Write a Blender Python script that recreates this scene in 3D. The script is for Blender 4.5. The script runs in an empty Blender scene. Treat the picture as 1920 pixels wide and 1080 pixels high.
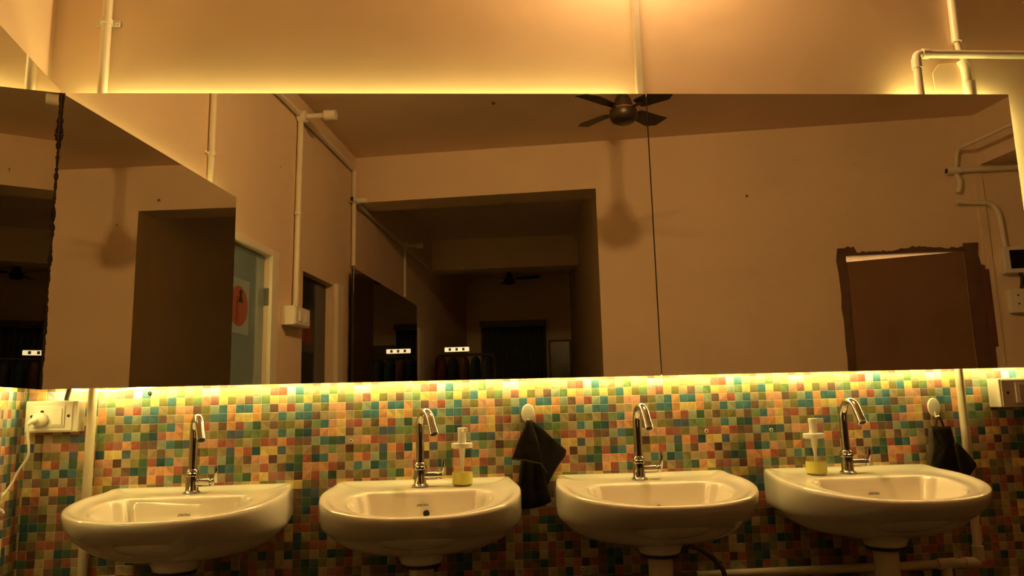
import bpy, bmesh, math, random
from mathutils import Vector, Matrix
random.seed(7)
S = bpy.context.scene
C = S.collection
HC = 1.12            # camera height above the floor (m)
PI = math.pi

# ------------------------------------------------------------------ camera
F_PX = 1397.2; PIT = .1569; ROL = -.0247; YAW = .0626; DIST = 2.3076
cy, sy = math.cos(YAW), math.sin(YAW)
Fw = Vector((sy*math.cos(PIT), cy*math.cos(PIT), math.sin(PIT)))
Rt = Vector((cy, -sy, 0)); Up = Rt.cross(Fw)
R2 = Rt*math.cos(ROL) + Up*math.sin(ROL); U2 = Up*math.cos(ROL) - Rt*math.sin(ROL)
cd = bpy.data.cameras.new('camera'); cam = bpy.data.objects.new('camera', cd); C.objects.link(cam)
cd.sensor_fit = 'HORIZONTAL'; cd.sensor_width = 36; cd.lens = 36*F_PX/1920; cd.clip_start = .05
M = Matrix.Identity(4)
for i in range(3):
    M[i][0] = R2[i]; M[i][1] = U2[i]; M[i][2] = -Fw[i]
M[0][3], M[1][3], M[2][3] = 0, -DIST, HC
cam.matrix_world = M
S.camera = cam
# ------------------------------------------------------------------ world, exposure
w = bpy.data.worlds.new('world'); S.world = w; w.use_nodes = True
w.node_tree.nodes['Background'].inputs[0].default_value = (.30, .22, .14, 1)
w.node_tree.nodes['Background'].inputs[1].default_value = .02
S.view_settings.view_transform = 'Standard'; S.view_settings.look = 'None'
S.view_settings.exposure = 0.0; S.view_settings.gamma = 1.0
S.cycles.max_bounces = 14; S.cycles.glossy_bounces = 8; S.cycles.diffuse_bounces = 6
S.cycles.transmission_bounces = 10; S.cycles.caustics_reflective = True
LAMP_COL = (1.0, .60, .225); LED_COL = (1.0, .79, .23)
LAMP_W = 155.0; LED_E = 56.0

# ------------------------------------------------------------------ layout constants
PR = .0609; BETA = .1507; sb, cb = math.sin(BETA), math.cos(BETA)
CX = -1.3006                       # wall corner, x on the mirror wall
MTZ, MBZ = .984+HC, .0799+HC      # mirror top and bottom
ML, MS, MR = -1.2298, .5896, 1.8112
CEIL = 1.865+HC
Z = lambda z: z+HC
FD = Vector((.9816, .1907, 0)); FP = Vector((-.83, -3.247, 0))
ANG_L = math.atan2(-cb, sb)        # left wall frame: x runs along the wall away from the corner, y into the room
ANG_F = math.atan2(.1907, .9816)   # far wall frame: x along it, y into the room
LO = (CX, 0, 0)

# ------------------------------------------------------------------ materials
def lin(c): return tuple(((v/12.92) if v <= .04045 else ((v+.055)/1.055)**2.4) for v in c)
def newmat(name):
    m = bpy.data.materials.new(name); m.use_nodes = True
    return m, m.node_tree.nodes, m.node_tree.links, m.node_tree.nodes['Principled BSDF']
def simple(name, col, rough=.5, metal=0, bump=0, bscale=200, var=0, vscale=6, spec=.5, trans=0, emis=None, est=0, coat=0):
    m, N, L, B = newmat(name)
    B.inputs['Base Color'].default_value = (*col, 1); B.inputs['Roughness'].default_value = rough
    B.inputs['Metallic'].default_value = metal; B.inputs['Specular IOR Level'].default_value = spec
    B.inputs['Transmission Weight'].default_value = trans; B.inputs['Coat Weight'].default_value = coat
    if emis: B.inputs['Emission Color'].default_value = (*emis, 1); B.inputs['Emission Strength'].default_value = est
    tc = N.new('ShaderNodeTexCoord')
    if var:
        n = N.new('ShaderNodeTexNoise'); n.inputs['Scale'].default_value = vscale; n.inputs['Detail'].default_value = 6
        L.new(tc.outputs['Object'], n.inputs['Vector'])
        r = N.new('ShaderNodeMapRange'); r.inputs[1].default_value = .25; r.inputs[2].default_value = .75
        r.inputs[3].default_value = 1-var; r.inputs[4].default_value = 1+var*.4
        L.new(n.outputs['Fac'], r.inputs[0])
        mx = N.new('ShaderNodeVectorMath'); mx.operation = 'SCALE'; mx.inputs[0].default_value = col
        L.new(r.outputs[0], mx.inputs['Scale']); L.new(mx.outputs[0], B.inputs['Base Color'])
    if bump:
        n2 = N.new('ShaderNodeTexNoise'); n2.inputs['Scale'].default_value = bscale; n2.inputs['Detail'].default_value = 4
        L.new(tc.outputs['Object'], n2.inputs['Vector'])
        b = N.new('ShaderNodeBump'); b.inputs['Strength'].default_value = bump; b.inputs['Distance'].default_value = .003
        L.new(n2.outputs['Fac'], b.inputs['Height']); L.new(b.outputs[0], B.inputs['Normal'])
    return m
PLASTER = simple('cream_plaster', (.80, .63, .46), .75, bump=.35, bscale=9, var=.08, vscale=2.2)
CEILM = simple('ceiling_plaster', (.84, .66, .50), .8, bump=.3, bscale=7, var=.08, vscale=1.6)
FLOORM = simple('floor_tile', (.05, .042, .035), .35, var=.25, vscale=4)
PVC = simple('white_pvc', (.80, .74, .62), .38, var=.06, vscale=12)
PVCD = simple('aged_pvc', (.72, .62, .46), .42, var=.15, vscale=14)
BOXW = simple('white_plastic', (.84, .79, .70), .35)
BOXK = simple('switch_plastic', (.88, .84, .77), .28)
DARK = simple('dark_hole', (.012, .010, .008), .7)
BLK = simple('black_rubber', (.02, .017, .015), .5)
CER = simple('white_ceramic', (.86, .80, .70), .12, coat=.6, bump=.02, bscale=3)
CHROME = simple('chrome', (.60, .58, .56), .10, metal=1)
INK = simple('printed_ink', (.03, .02, .015), .6)
GASKET = simple('gasket_rubber', (.03, .025, .02), .55)
FANM = simple('fan_brown', (.024, .014, .011), .38)
FANT = simple('fan_trim_copper', (.75, .42, .24), .25, metal=1)
BLADE = simple('fan_blade_brown', (.028, .016, .012), .45)
FRAMEW = simple('painted_door_frame', (.82, .76, .62), .45)
FRAMEB = simple('dark_wood_frame', (.14, .070, .045), .5, var=.35, vscale=9)
DOORB = simple('brown_door_paint', (.23, .125, .075), .45, var=.18, vscale=3)
GLASSD = simple('frosted_blue_glass', (.22, .31, .34), .14, var=.18, vscale=5, coat=.5)
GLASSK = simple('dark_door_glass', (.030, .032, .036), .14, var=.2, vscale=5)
STICKW = simple('sticker_film', (.27, .36, .36), .35)
RED = simple('sticker_red', (.30, .085, .06), .5)
SCREEN = simple('black_screen', (.008, .008, .009), .2)
CURTAIN = simple('grey_green_curtain', (.10, .115, .10), .85, var=.3, vscale=9)
TOWEL = simple('black_towel_cloth', (.028, .023, .020), .95, bump=1.0, bscale=420, var=.4, vscale=40, spec=.15)
TOWELH = simple('towel_hem', (.075, .058, .042), .9, bump=.8, bscale=300, spec=.15)
LIQ = simple('green_soap', (.72, .70, .16), .2, var=.05)
PLAST = simple('clear_plastic', (.93, .93, .90), .06, trans=1.0, spec=.4)
PLAST.node_tree.nodes['Principled BSDF'].inputs['IOR'].default_value = 1.12
PLAST.node_tree.nodes['Principled BSDF'].inputs['Alpha'].default_value = .55
LEDS = {k: simple('led_strip_%d' % int(k*100), (.9, .8, .5), .5, emis=LED_COL, est=LED_E*k) for k in (.30, .74, 1.1)}
LEDM = simple('led_strip', (.9, .8, .5), .5, emis=LED_COL, est=LED_E)
BULBM = simple('bulb_glass', (.95, .9, .8), .3, emis=LAMP_COL, est=12)
TUBEM = simple('lit_tube', (.9, .9, .8), .4, emis=(1, .78, .42), est=1.3)
BACKB = simple('dark_backing_board', (.035, .022, .014), .8)
PICT = simple('picture_glass', (.10, .07, .05), .25, var=.7, vscale=7)
CLOTHS = [simple('cloth_'+n, c, .9, var=.3, vscale=8) for n, c in
          (('maroon', (.11, .015, .02)), ('black', (.01, .01, .011)), ('brown', (.09, .035, .02)), ('green', (.01, .04, .028)), ('grey', (.045, .04, .038)))]
WOODK = simple('dark_wood', (.05, .028, .018), .5)

def mirror_mat(name, stain_left=False, stain_right=False, length=1.8):
    m, N, L, B = newmat(name)
    B.inputs['Metallic'].default_value = 1; B.inputs['Roughness'].default_value = 0.0
    tc = N.new('ShaderNodeTexCoord'); sp = N.new('ShaderNodeSeparateXYZ'); L.new(tc.outputs['Object'], sp.inputs[0])
    nz = N.new('ShaderNodeTexNoise'); nz.inputs['Scale'].default_value = 26; nz.inputs['Detail'].default_value = 7; nz.inputs['Roughness'].default_value = .7
    L.new(tc.outputs['Object'], nz.inputs['Vector'])
    n2 = N.new('ShaderNodeTexNoise'); n2.inputs['Scale'].default_value = 4.5; n2.inputs['Detail'].default_value = 2
    L.new(tc.outputs['Object'], n2.inputs['Vector'])
    def mth(op, a, b):
        k = N.new('ShaderNodeMath'); k.operation = op
        for i, v in enumerate((a, b)):
            if hasattr(v, 'name'): L.new(v, k.inputs[i])
            else: k.inputs[i].default_value = v
        return k.outputs[0]
    # sparse specks where the silvering has gone
    v = N.new('ShaderNodeTexVoronoi'); v.inputs['Scale'].default_value = 7; v.inputs['Randomness'].default_value = 1
    L.new(tc.outputs['Object'], v.inputs['Vector'])
    speck = mth('MULTIPLY', mth('LESS_THAN', v.outputs['Distance'], .045), mth('GREATER_THAN', n2.outputs['Fac'], .50))
    speck = mth('MULTIPLY', speck, mth('GREATER_THAN', nz.outputs['Fac'], .5))
    mask = speck
    if stain_left or stain_right:
        d = sp.outputs['X']                               # distance from the corroded edge, object x = 0 there
        wid = mth('MULTIPLY', mth('SUBTRACT', nz.outputs['Fac'], .34), .055)
        up = mth('MAXIMUM', mth('SUBTRACT', sp.outputs['Z'], .72), 0.0)
        wid = mth('ADD', wid, mth('MULTIPLY', up, .05))
        wid = mth('MULTIPLY', wid, mth('ADD', mth('MULTIPLY', n2.outputs['Fac'], 1.5), -.2))
        mask = mth('MAXIMUM', mask, mth('LESS_THAN', d, wid))
    mx = N.new('ShaderNodeMix'); mx.data_type = 'RGBA'; L.new(mask, mx.inputs[0])
    mx.inputs[6].default_value = (.80, .79, .73, 1); mx.inputs[7].default_value = (.05, .03, .018, 1)
    L.new(mx.outputs[2], B.inputs['Base Color'])
    L.new(mth('MULTIPLY', mask, .6), B.inputs['Roughness'])
    L.new(mth('SUBTRACT', 1.0, mth('MULTIPLY', mask, .9)), B.inputs['Metallic'])
    return m
MIRC = mirror_mat('mirror_corroded_edge', stain_left=True)
MIR = mirror_mat('mirror_silver')

# tile material: colours come from the mesh attribute of the printed mosaic
def tile_mat():
    m, N, L, B = newmat('mosaic_tiles')
    a = N.new('ShaderNodeVertexColor'); a.layer_name = 'Col'
    tc = N.new('ShaderNodeTexCoord')
    n = N.new('ShaderNodeTexNoise'); n.inputs['Scale'].default_value = 60; n.inputs['Detail'].default_value = 4
    L.new(tc.outputs['Object'], n.inputs['Vector'])
    r = N.new('ShaderNodeMapRange'); r.inputs[1].default_value = .3; r.inputs[2].default_value = .7; r.inputs[3].default_value = .86; r.inputs[4].default_value = 1.12
    L.new(n.outputs['Fac'], r.inputs[0])
    mx = N.new('ShaderNodeVectorMath'); mx.operation = 'SCALE'
    L.new(a.outputs['Color'], mx.inputs[0]); L.new(r.outputs[0], mx.inputs['Scale']); L.new(mx.outputs[0], B.inputs['Base Color'])
    B.inputs['Roughness'].default_value = .32
    return m
TILE = tile_mat()

# ------------------------------------------------------------------ mesh builder
class MB:
    def __init__(s): s.bm = bmesh.new(); s.mi = 0
    def face(s, vs, smooth=False):
        try: f = s.bm.faces.new(vs)
        except ValueError: return None
        f.material_index = s.mi; f.smooth = smooth; return f
    def v(s, p): return s.bm.verts.new(p)
    def box(s, x0, x1, y0, y1, z0, z1):
        P = [s.v((x, y, z)) for z in (z0, z1) for y in (y0, y1) for x in (x0, x1)]
        for q in ((0, 2, 3, 1), (4, 5, 7, 6), (0, 1, 5, 4), (2, 6, 7, 3), (0, 4, 6, 2), (1, 3, 7, 5)): s.face([P[i] for i in q])
        return s
    def rings(s, rings, cap0=True, cap1=True, smooth=True, closed=True):
        V = [[s.v(p) for p in r] for r in rings]
        n = len(V[0])
        for a, b in zip(V, V[1:]):
            for i in range(n if closed else n-1):
                j = (i+1) % n; s.face([a[i], a[j], b[j], b[i]], smooth)
        if cap0: s.face(V[0][::-1])
        if cap1: s.face(V[-1])
        return s
    def lathe(s, prof, c=(0, 0, 0), ax=(0, 0, 1), n=28, smooth=True):
        ax = Vector(ax).normalized(); a = ax.orthogonal().normalized(); b = ax.cross(a); c = Vector(c)
        return s.rings([[c+ax*h+(a*math.cos(2*PI*i/n)+b*math.sin(2*PI*i/n))*max(r, 1e-4) for i in range(n)] for r, h in prof], smooth=smooth)
    def cyl(s, p, q, r, r2=None, n=20):
        p = Vector(p); q = Vector(q); d = q-p
        return s.lathe([(r, 0), (r if r2 is None else r2, d.length)], p, d, n)
    def tube(s, pts, r, n=14, ends=True):
        P = [Vector(p) for p in pts]; R = r if isinstance(r, (list, tuple)) else [r]*len(P)
        T = [(P[min(i+1, len(P)-1)]-P[max(i-1, 0)]).normalized() for i in range(len(P))]
        a = T[0].orthogonal().normalized(); rg = []
        for p, t, rr in zip(P, T, R):
            a = (a-t*a.dot(t)).normalized(); b = t.cross(a)
            rg.append([p+(a*math.cos(2*PI*i/n)+b*math.sin(2*PI*i/n))*rr for i in range(n)])
        return s.rings(rg, ends, ends)
    def build(s, name, mat, parent=None, loc=(0, 0, 0), rot=0, bevel=0, sub=0, thick=0, fix=True):
        if fix: bmesh.ops.recalc_face_normals(s.bm, faces=s.bm.faces)
        for e in s.bm.edges:
            if len(e.link_faces) == 2 and e.calc_face_angle(0) > .75: e.smooth = False
        me = bpy.data.meshes.new(name); s.bm.to_mesh(me); s.bm.free()
        o = bpy.data.objects.new(name, me); C.objects.link(o)
        for m in (mat if isinstance(mat, (list, tuple)) else [mat]): me.materials.append(m)
        o.location = loc; o.rotation_euler = (0, 0, rot)
        if parent: o.parent = parent
        if thick:
            k = o.modifiers.new('solid', 'SOLIDIFY'); k.thickness = thick; k.offset = 0
        if bevel:
            k = o.modifiers.new('bev', 'BEVEL'); k.width = bevel; k.segments = 2; k.limit_method = 'ANGLE'
        if sub:
            k = o.modifiers.new('sub', 'SUBSURF'); k.levels = sub; k.render_levels = sub
        return o
def tag(o, label=None, cat=None, group=None, kind=None):
    if label: o['label'] = label
    if cat: o['category'] = cat
    if group: o['group'] = group
    if kind: o['kind'] = kind
    return o
def thing(name, label, cat, loc=(0, 0, 0), rot=0, group=None):
    o = bpy.data.objects.new(name, None); C.objects.link(o); o.empty_display_size = .1
    o.location = loc; o.rotation_euler = (0, 0, rot)
    return tag(o, label, cat, group)
def round_path(pts, r, k=6):
    P = [Vector(p) for p in pts]; out = [P[0]]
    for i in range(1, len(P)-1):
        a = (P[i-1]-P[i]); b = (P[i+1]-P[i]); q = min(r, a.length*.49, b.length*.49); a.normalize(); b.normalize()
        A = P[i]+a*q; B = P[i]+b*q
        for j in range(k+1):
            t = j/k; out.append(A*(1-t)**2+P[i]*2*t*(1-t)+B*t*t)
    out.append(P[-1]); return out
def struct(o): o['kind'] = 'structure'; return o

# wall slab in a local frame (x along, y into the room, z up) with rectangular holes
def wall(name, mat, x0, x1, z0, z1, holes, thick, loc, rot):
    mb = MB()
    xs = sorted({x0, x1, *[h[0] for h in holes], *[h[1] for h in holes]}); zs = sorted({z0, z1, *[h[2] for h in holes], *[h[3] for h in holes]})
    for a, b in zip(xs, xs[1:]):
        for c, d in zip(zs, zs[1:]):
            mx, mz = (a+b)/2, (c+d)/2
            if any(h[0] < mx < h[1] and h[2] < mz < h[3] for h in holes): continue
            for y in (0, -thick):
                mb.face([mb.v((a, y, c)), mb.v((b, y, c)), mb.v((b, y, d)), mb.v((a, y, d))])
    def quad(a, b, c, d, e, f):   # reveal strip
        mb.face([mb.v((a, 0, c)), mb.v((b, 0, d)), mb.v((b, -thick, d)), mb.v((a, -thick, c))])
    for (a, b, c, d) in list(holes)+[(x0, x1, z0, z1)]:
        quad(a, b, c, c, 0, 0); quad(a, b, d, d, 0, 0); quad(a, a, c, d, 0, 0); quad(b, b, c, d, 0, 0)
    bmesh.ops.remove_doubles(mb.bm, verts=mb.bm.verts, dist=1e-5)
    o = mb.build(name, mat, loc=loc, rot=rot); return struct(o)

# ------------------------------------------------------------------ room shell
wall_back = wall('wall_back', PLASTER, -5.2, 1.5, 0, CEIL, [], .12, (0, 0, 0), PI)   # faces -y
wall_left = wall('wall_left', PLASTER, 0, 8.8, 0, CEIL, [(1.262, 1.765, .0, Z(.812)), (2.255, 2.80, .0, Z(.822)), (5.13, 5.40, 0, Z(.84))], .12, LO, ANG_L)
A_OP = 1.797; SOF = Z(1.517)
wall_far = wall('wall_far', PLASTER, -.05, 6.6, 0, CEIL, [(-.049, A_OP, .0, SOF), (3.443, 4.185, 0, Z(.937))], .26, FP, ANG_F)
# hallway right wall, slightly splayed
pj = FP+FD*A_OP-Vector((-.1907, .9816, 0))*.2
def lw(t, l): return Vector((CX+sb*t+cb*l, -cb*t+sb*l, 0))
pe = lw(8.8, 1.50); dh = pe-pj
wall('wall_hall', PLASTER, 0, dh.length, 0, CEIL, [], .12, pe, math.atan2(-dh.y, -dh.x))
wall('wall_end', PLASTER, -.3, 2.2, 0, CEIL, [], .12, lw(8.7, -.2), ANG_L+PI/2)
wall('wall_right', PLASTER, -1.0, 5.0, 0, CEIL, [], .12, FP+FD*6.3+Vector((0, -.6, 0)), PI/2+.05)
mb = MB(); mb.box(-6, 7.5, -12, 1.0, -.1, 0); struct(mb.build('floor', FLOORM))
mb = MB(); mb.box(-6, 7.5, -12, 1.0, CEIL, CEIL+.1); struct(mb.build('ceiling', CEILM))
# second beam across the hallway
mb = MB(); mb.box(6.15, 6.42, -.02, 1.75, Z(1.52), CEIL); struct(mb.build('trim_1', PLASTER, loc=LO, rot=ANG_L))
# beam on the right of the room
bo = FP+FD*4.345
mb = MB(); mb.box(0, .26, -.05, 3.6, Z(1.514), CEIL); struct(mb.build('trim_2', PLASTER, loc=bo, rot=-math.atan2(.09, .996)))
# pilaster strip under that beam
mb = MB(); mb.box(4.31, 4.355, -.02, .012, 0, Z(1.514)); struct(mb.build('trim_3', PLASTER, loc=FP, rot=ANG_F))

# ------------------------------------------------------------------ mosaic
PAL = dict(o=(.90, .57, .28), r=(.68, .33, .20), p=(.87, .57, .35), k=(.67, .39, .26), y=(.90, .69, .31), s=(.62, .60, .38), t=(.31, .45, .37),
           d=(.18, .30, .25), g=(.47, .52, .26), G=(.27, .36, .19), v=(.54, .46, .20), b=(.47, .33, .19), B=(.38, .23, .14), m=(.50, .34, .22),
           n=(.70, .55, .31), u=(.33, .36, .33), l=(.65, .66, .52))
ROWS = ["ltpnsgpyllyyooppkr", "sgyvtyvgpkyvnmsgyo", "rstnvppmvstottosmp", "sttmnnonvttoyyovnt", "vnbgtpykrnborsGnmv", "sGdkpoybnvvuuggvnt",
        "rbmstGunpprkvnvrko", "nvnbngnBvvnuordyyu", "vGrdtpnvorsGnbppBn", "dGpoorbntsdtvnnrnb", "nBorsGnmvbnbgGoykk", "yyvbnkyoborknyyvvs"]
WL = lin((.94, .83, .60))   # the printed colours are read off under the warm light; divide that light out
EXTRA = ["nbduvnbrnmGdnbrvbn", "rbGdnkrbvnmbdbrnkB", "nbdrvnGbBnrmbnvdks", "dbvrnbddGvbnrrmbnv", "yrrbBndvbnkrGdbvnm", "ydnvdnbbrrmvnGdbnr",
         "bdbrrnrBvndGbnmkrv", "dbvnvdGBnkbrnrvdbn"]
def row_code(r):
    if -2 <= r <= 9: return ROWS[r+2]
    if r < -2: return ROWS[(r+2) % 12]
    return EXTRA[(r-10) % len(EXTRA)]
def mosaic(name, parent_loc, rot, x_start, n0, n1, r0, r1, xsign, yproud, holes=(), shift=0):
    """tiles 25 mm, pillow-embossed sheet; x of tile n = x_start+n*.025 ; row r top = TZ-r*.025"""
    s = .025; TZ = Z(.0238); g = .0011; h = .0009
    bm = bmesh.new(); col = bm.loops.layers.float_color.new('Col')
    rnd = random.Random(5)
    def put(pts, cs):
        f = bm.faces.new([bm.verts.new(p) for p in pts])
        for lp, c in zip(f.loops, cs): lp[col] = (*c, 1)
    for r in range(r0, r1):
        zt = TZ-r*s; zb = zt-s; code = row_code(r)
        for n in range(n0, n1):
            xa = x_start+n*s; xb = xa+s; k = code[(n+shift) % 18]
            c = Vector(PAL[k]); g_ = (c.x*.4+c.y*.45+c.z*.15); c = c.lerp(Vector((g_*1.12, g_*.93, g_*.58)), .12)
            j = 1+(rnd.random()-.5)*.08; c = Vector(lin(tuple(min(1, v*j) for v in c))); c = Vector([min(.86, c[q_]/WL[q_]) for q_ in range(3)])
            e = c*1.15+Vector((.09, .085, .07))
            X0, X1, Z0, Z1 = xa+g, xb-g, zb+g, zt-g
            y = -yproud; yo = -(yproud-h)
            q = [(X0, y, Z0), (X1, y, Z0), (X1, y, Z1), (X0, y, Z1)]
            o_ = [(xa, yo, zb), (xb, yo, zb), (xb, yo, zt), (xa, yo, zt)]
            m_ = rnd.random()
            if m_ < .45:      # two-tone split along a diagonal
                dk = c*(.72+.2*rnd.random())
                if rnd.random() < .5: put([q[0], q[1], q[2]], [dk]*3); put([q[0], q[2], q[3]], [c]*3)
                else: put([q[1], q[2], q[3]], [dk]*3); put([q[0], q[1], q[3]], [c]*3)
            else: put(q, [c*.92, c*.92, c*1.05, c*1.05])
            for a, b in ((0, 1), (1, 2), (2, 3), (3, 0)): put([o_[a], o_[b], q[b], q[a]], [e]*4)
    if xsign < 0:
        for v in bm.verts: v.co.x = -v.co.x; v.co.y = -v.co.y
    me = bpy.data.meshes.new(name); bmesh.ops.recalc_face_normals(bm, faces=bm.faces); bm.to_mesh(me); bm.free(); me.materials.append(TILE)
    o = bpy.data.objects.new(name, me); C.objects.link(o); o.location = parent_loc; o.rotation_euler = (0, 0, rot)
    return struct(o)
# printed mosaic cladding up to behind the mirrors
tb = mosaic('tile_cladding', (0, 0, 0), 0, -.9924, -13, 160, -7, 44, 1, .003)
tb.parent = wall_back; tb.matrix_parent_inverse = Matrix.Rotation(PI, 4, 'Z').inverted()
# left wall: local x axis is along the wall away from the corner and y into the room
def mosaic_left():
    o = mosaic('tile_cladding', (0, 0, 0), 0, 0, -49, 0, -7, 44, -1, .003, shift=5)
    o.parent = wall_left
    return o
mosaic_left()
ADDED_DADO = simple('added_dark_dado', (.060, .040, .028), .4, var=.2, vscale=5)  # added out of view: dark lower wall that cuts bounce light under the basins
mb = MB(); mb.box(A_OP+.01, 3.36, .0005, .006, 0, Z(.05)); mb.box(4.36, 6.2, .0005, .006, 0, Z(.05)); struct(mb.build('added_dado_1', ADDED_DADO, loc=FP, rot=ANG_F))
mb = MB(); mb.box(1.86, 2.24, .0005, .006, 0, Z(.05)); mb.box(2.95, 5.1, .0005, .006, 0, Z(.05)); struct(mb.build('added_dado_2', ADDED_DADO, loc=LO, rot=ANG_L))

# ------------------------------------------------------------------ mirrors with LED strips
def led_path(pts, name='led_strip', parent=None, w=.009, h=.003, mat=None):
    """ribbon along pts; short quads so that the light is spread evenly"""
    mb = MB(); P = [Vector(p) for p in pts]; out = []
    for a, b in zip(P, P[1:]):
        k = max(1, int((b-a).length/.12))
        for i in range(k): out.append(a.lerp(b, i/k))
    out.append(P[-1])
    rg = []
    for i, p in enumerate(out):
        t = (out[min(i+1, len(out)-1)]-out[max(i-1, 0)]).normalized()
        n = Vector((0, 1, 0)); b = t.cross(n).normalized()
        rg.append([p+n*w/2+b*h/2, p-n*w/2+b*h/2, p-n*w/2-b*h/2, p+n*w/2-b*h/2])
    mb.rings(rg, smooth=False); return mb.build(name, mat or LEDM, parent)
def mirror(name, label, length, loc, rot, mat, leds, top=1.0):
    """local: x along, y = depth into the wall (+), glass front at y=0, z from the bottom"""
    H = MTZ-MBZ
    t = thing(name, label, 'mirror', loc, rot, None)
    mb = MB(); mb.box(0, length, 0, .005, 0, H); g = mb.build('glass', mat, t)
    mb = MB(); mb.box(.001 if loc[0] > 0 else .004, length+.0015 if loc[0] < 0 else length-.004, .0055, .018, .004, H-.004); mb.build('backing_board', BACKB, t)
    for x in [.18+i*(length-.36)/max(1, int(length/.5)) for i in range(int(length/.5)+1)]:
        mb = MB(); mb.box(x-.02, x+.02, .0185, .0575, .12, H-.12); mb.build('mounting_batten', WOODK, t)
    for pts in leds: led_path(pts, 'led_strip', t, mat=LEDS[top] if pts[0][2] > .5 else LEDM)
    return t
H = MTZ-MBZ; ly = .036
# back wall: rotation 0, local y = +y (towards the wall)
mirror('wall_mirror', 'wide frameless wall mirror above the three left basins, corroded at its left corner', MS-.002-ML, (ML, -PR, MBZ), 0, MIRC,
       [[(.02, ly, H-.016), (MS-ML-.04, ly, H-.016)],
        [(.02, ly, .010), (.10, ly, -.004), (.19, ly, -.006), (.30, ly, .002), (.42, ly, .014), (MS-ML-.01, ly, .014)]], .74)
mirror('wall_mirror', 'shorter wall mirror at the right above the two right basins, showing a brown door', MR-MS-.0015, (MS+.0015, -PR, MBZ), 0, MIR,
       [[(.86, ly, H-.016), (MR-MS-.02, ly, H-.016), (MR-MS-.016, ly, H-.03), (MR-MS-.016, ly, .03)],
        [(.01, ly, .014), (MR-MS-.02, ly, .014)]], 1.1)
# left wall mirror: local frame x along away from corner, y towards the wall -> built with mirrored x
def left_mirror(name, label, t0, t1, leds, mat):
    H_ = MTZ-MBZ
    # parent empty oriented as the left wall frame (y into the room)
    p = LO[0]+sb*t0+cb*PR, LO[1]-cb*t0+sb*PR, MBZ
    t = thing(name, label, 'mirror', p, ANG_L); L_ = t1-t0
    mb = MB(); mb.box(0, L_, -.005, 0, 0, H_); mb.build('glass', mat, t)
    mb = MB(); mb.box(.004, L_-.004, -.018, -.0055, .004, H_-.004); mb.build('backing_board', BACKB, t)
    for x in (.2, L_-.2):
        mb = MB(); mb.box(x-.02, x+.02, -.0575, -.0185, .12, H_-.12); mb.build('mounting_batten', WOODK, t)
    for pts in leds: led_path(pts, 'led_strip', t, mat=LEDS[.30] if pts[0][2] > .5 else LEDM)
tcor = PR*math.tan((PI/2-BETA)/2)**-1
tcor = ((ML-CX)*sb + PR*cb)  # along-wall distance of the mirror corner
left_mirror('wall_mirror', 'side wall mirror at the far left, meeting the wide mirror in the corner', tcor, 1.245,
            [[(.03, -.036, H-.016), (1.12, -.036, H-.016)], [(.03, -.036, .014), (1.12, -.036, .014)], [(1.155, -.036, .05), (1.155, -.036, H-.05)]], MIRC)
left_mirror('wall_mirror', 'dark mirror further along the side wall, seen only in the reflection', 3.06, 5.085, [], MIR)

# ------------------------------------------------------------------ the bulb above the mirror
t = thing('wall_lamp', 'bare warm bulb on the wall above the mirrors, just above the frame', 'lamp', (.58, -.052, Z(1.775)))
mb = MB(); mb.lathe([(.0, -.028), (.012, -.026), (.020, -.014), (.022, .0), (.019, .014), (.013, .028), (.012, .042)]); mb.build('bulb', BULBM, t)
mb = MB(); mb.lathe([(.017, .042), (.021, .046), (.021, .060), (.012, .064)]); mb.tube([(0, .015, .052), (0, .040, .052)], .008); mb.build('holder', BOXW, t)
mb = MB(); mb.cyl((0, .040, .045), (0, .0515, .045), .030); mb.build('mounting_plate', BOXW, t)
ld = bpy.data.lights.new('bulb_light', 'POINT'); ld.energy = LAMP_W; ld.color = LAMP_COL; ld.shadow_soft_size = .033
lo = bpy.data.objects.new('bulb_light', ld); C.objects.link(lo); lo.parent = t

# ------------------------------------------------------------------ pipes on the mirror wall (y negative = room side)
def pipe_thing(name, label, pts, r, mat=PVC, extras=(), group=None, cat='pipe', rad=.02):
    """one pipe run as a thing; extras: ('coupling', a, b, r) / ('clamp', ...)"""
    base = Vector(pts[0]); t = thing(name, label, cat, base, 0, group)
    L_ = [Vector(p)-base for p in pts]
    mb = MB(); mb.tube(round_path(L_, rad), r, 16); mb.build('tube', mat, t)
    for kind, a, b, rr_ in extras:
        mb = MB(); a = Vector(a)-base; b = Vector(b)-base
        mb.cyl(a, b, rr_); mb.build(kind, mat, t, bevel=.0015)
    return t
def clamp(parent, z, r, mat=PVC, base=(0, 0, 0)):
    mb = MB()
    mb.lathe([(r+.001, -.008), (r+.004, -.008), (r+.004, .008), (r+.001, .008)], (0, 0, z)); mb.box(-r-.022, r+.022, r-.010, r-.002, z-.009, z+.009)
    mb.cyl((r+.014, r-.011, z), (r+.014, r-.015, z), .005); mb.cyl((-r-.014, r-.011, z), (-r-.014, r-.015, z), .005)
    return mb.build('clamp', mat, parent)
t = pipe_thing('conduit_pipe', 'cream conduit pipe rising from the left end of the wide mirror, with a clamp', [(-1.133, -.018, Z(.90)), (-1.133, -.018, CEIL)], .015)
clamp(t, 1.242-.90, .015)
# flat trunking above the mirror seam
t = thing('cable_trunking', 'cream cable trunking rising above the mirror seam', 'trunking', (.584, 0, Z(.95)))
mb = MB(); mb.box(-.0135, .0135, -.013, -.0005, 0, CEIL-Z(.95)-.001); mb.build('channel', PVC, t, bevel=.002)
mb = MB(); mb.box(-.0105, .0105, -.0165, -.0132, 0, CEIL-Z(.95)-.001); mb.build('lid', PVC, t, bevel=.0015)
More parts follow.
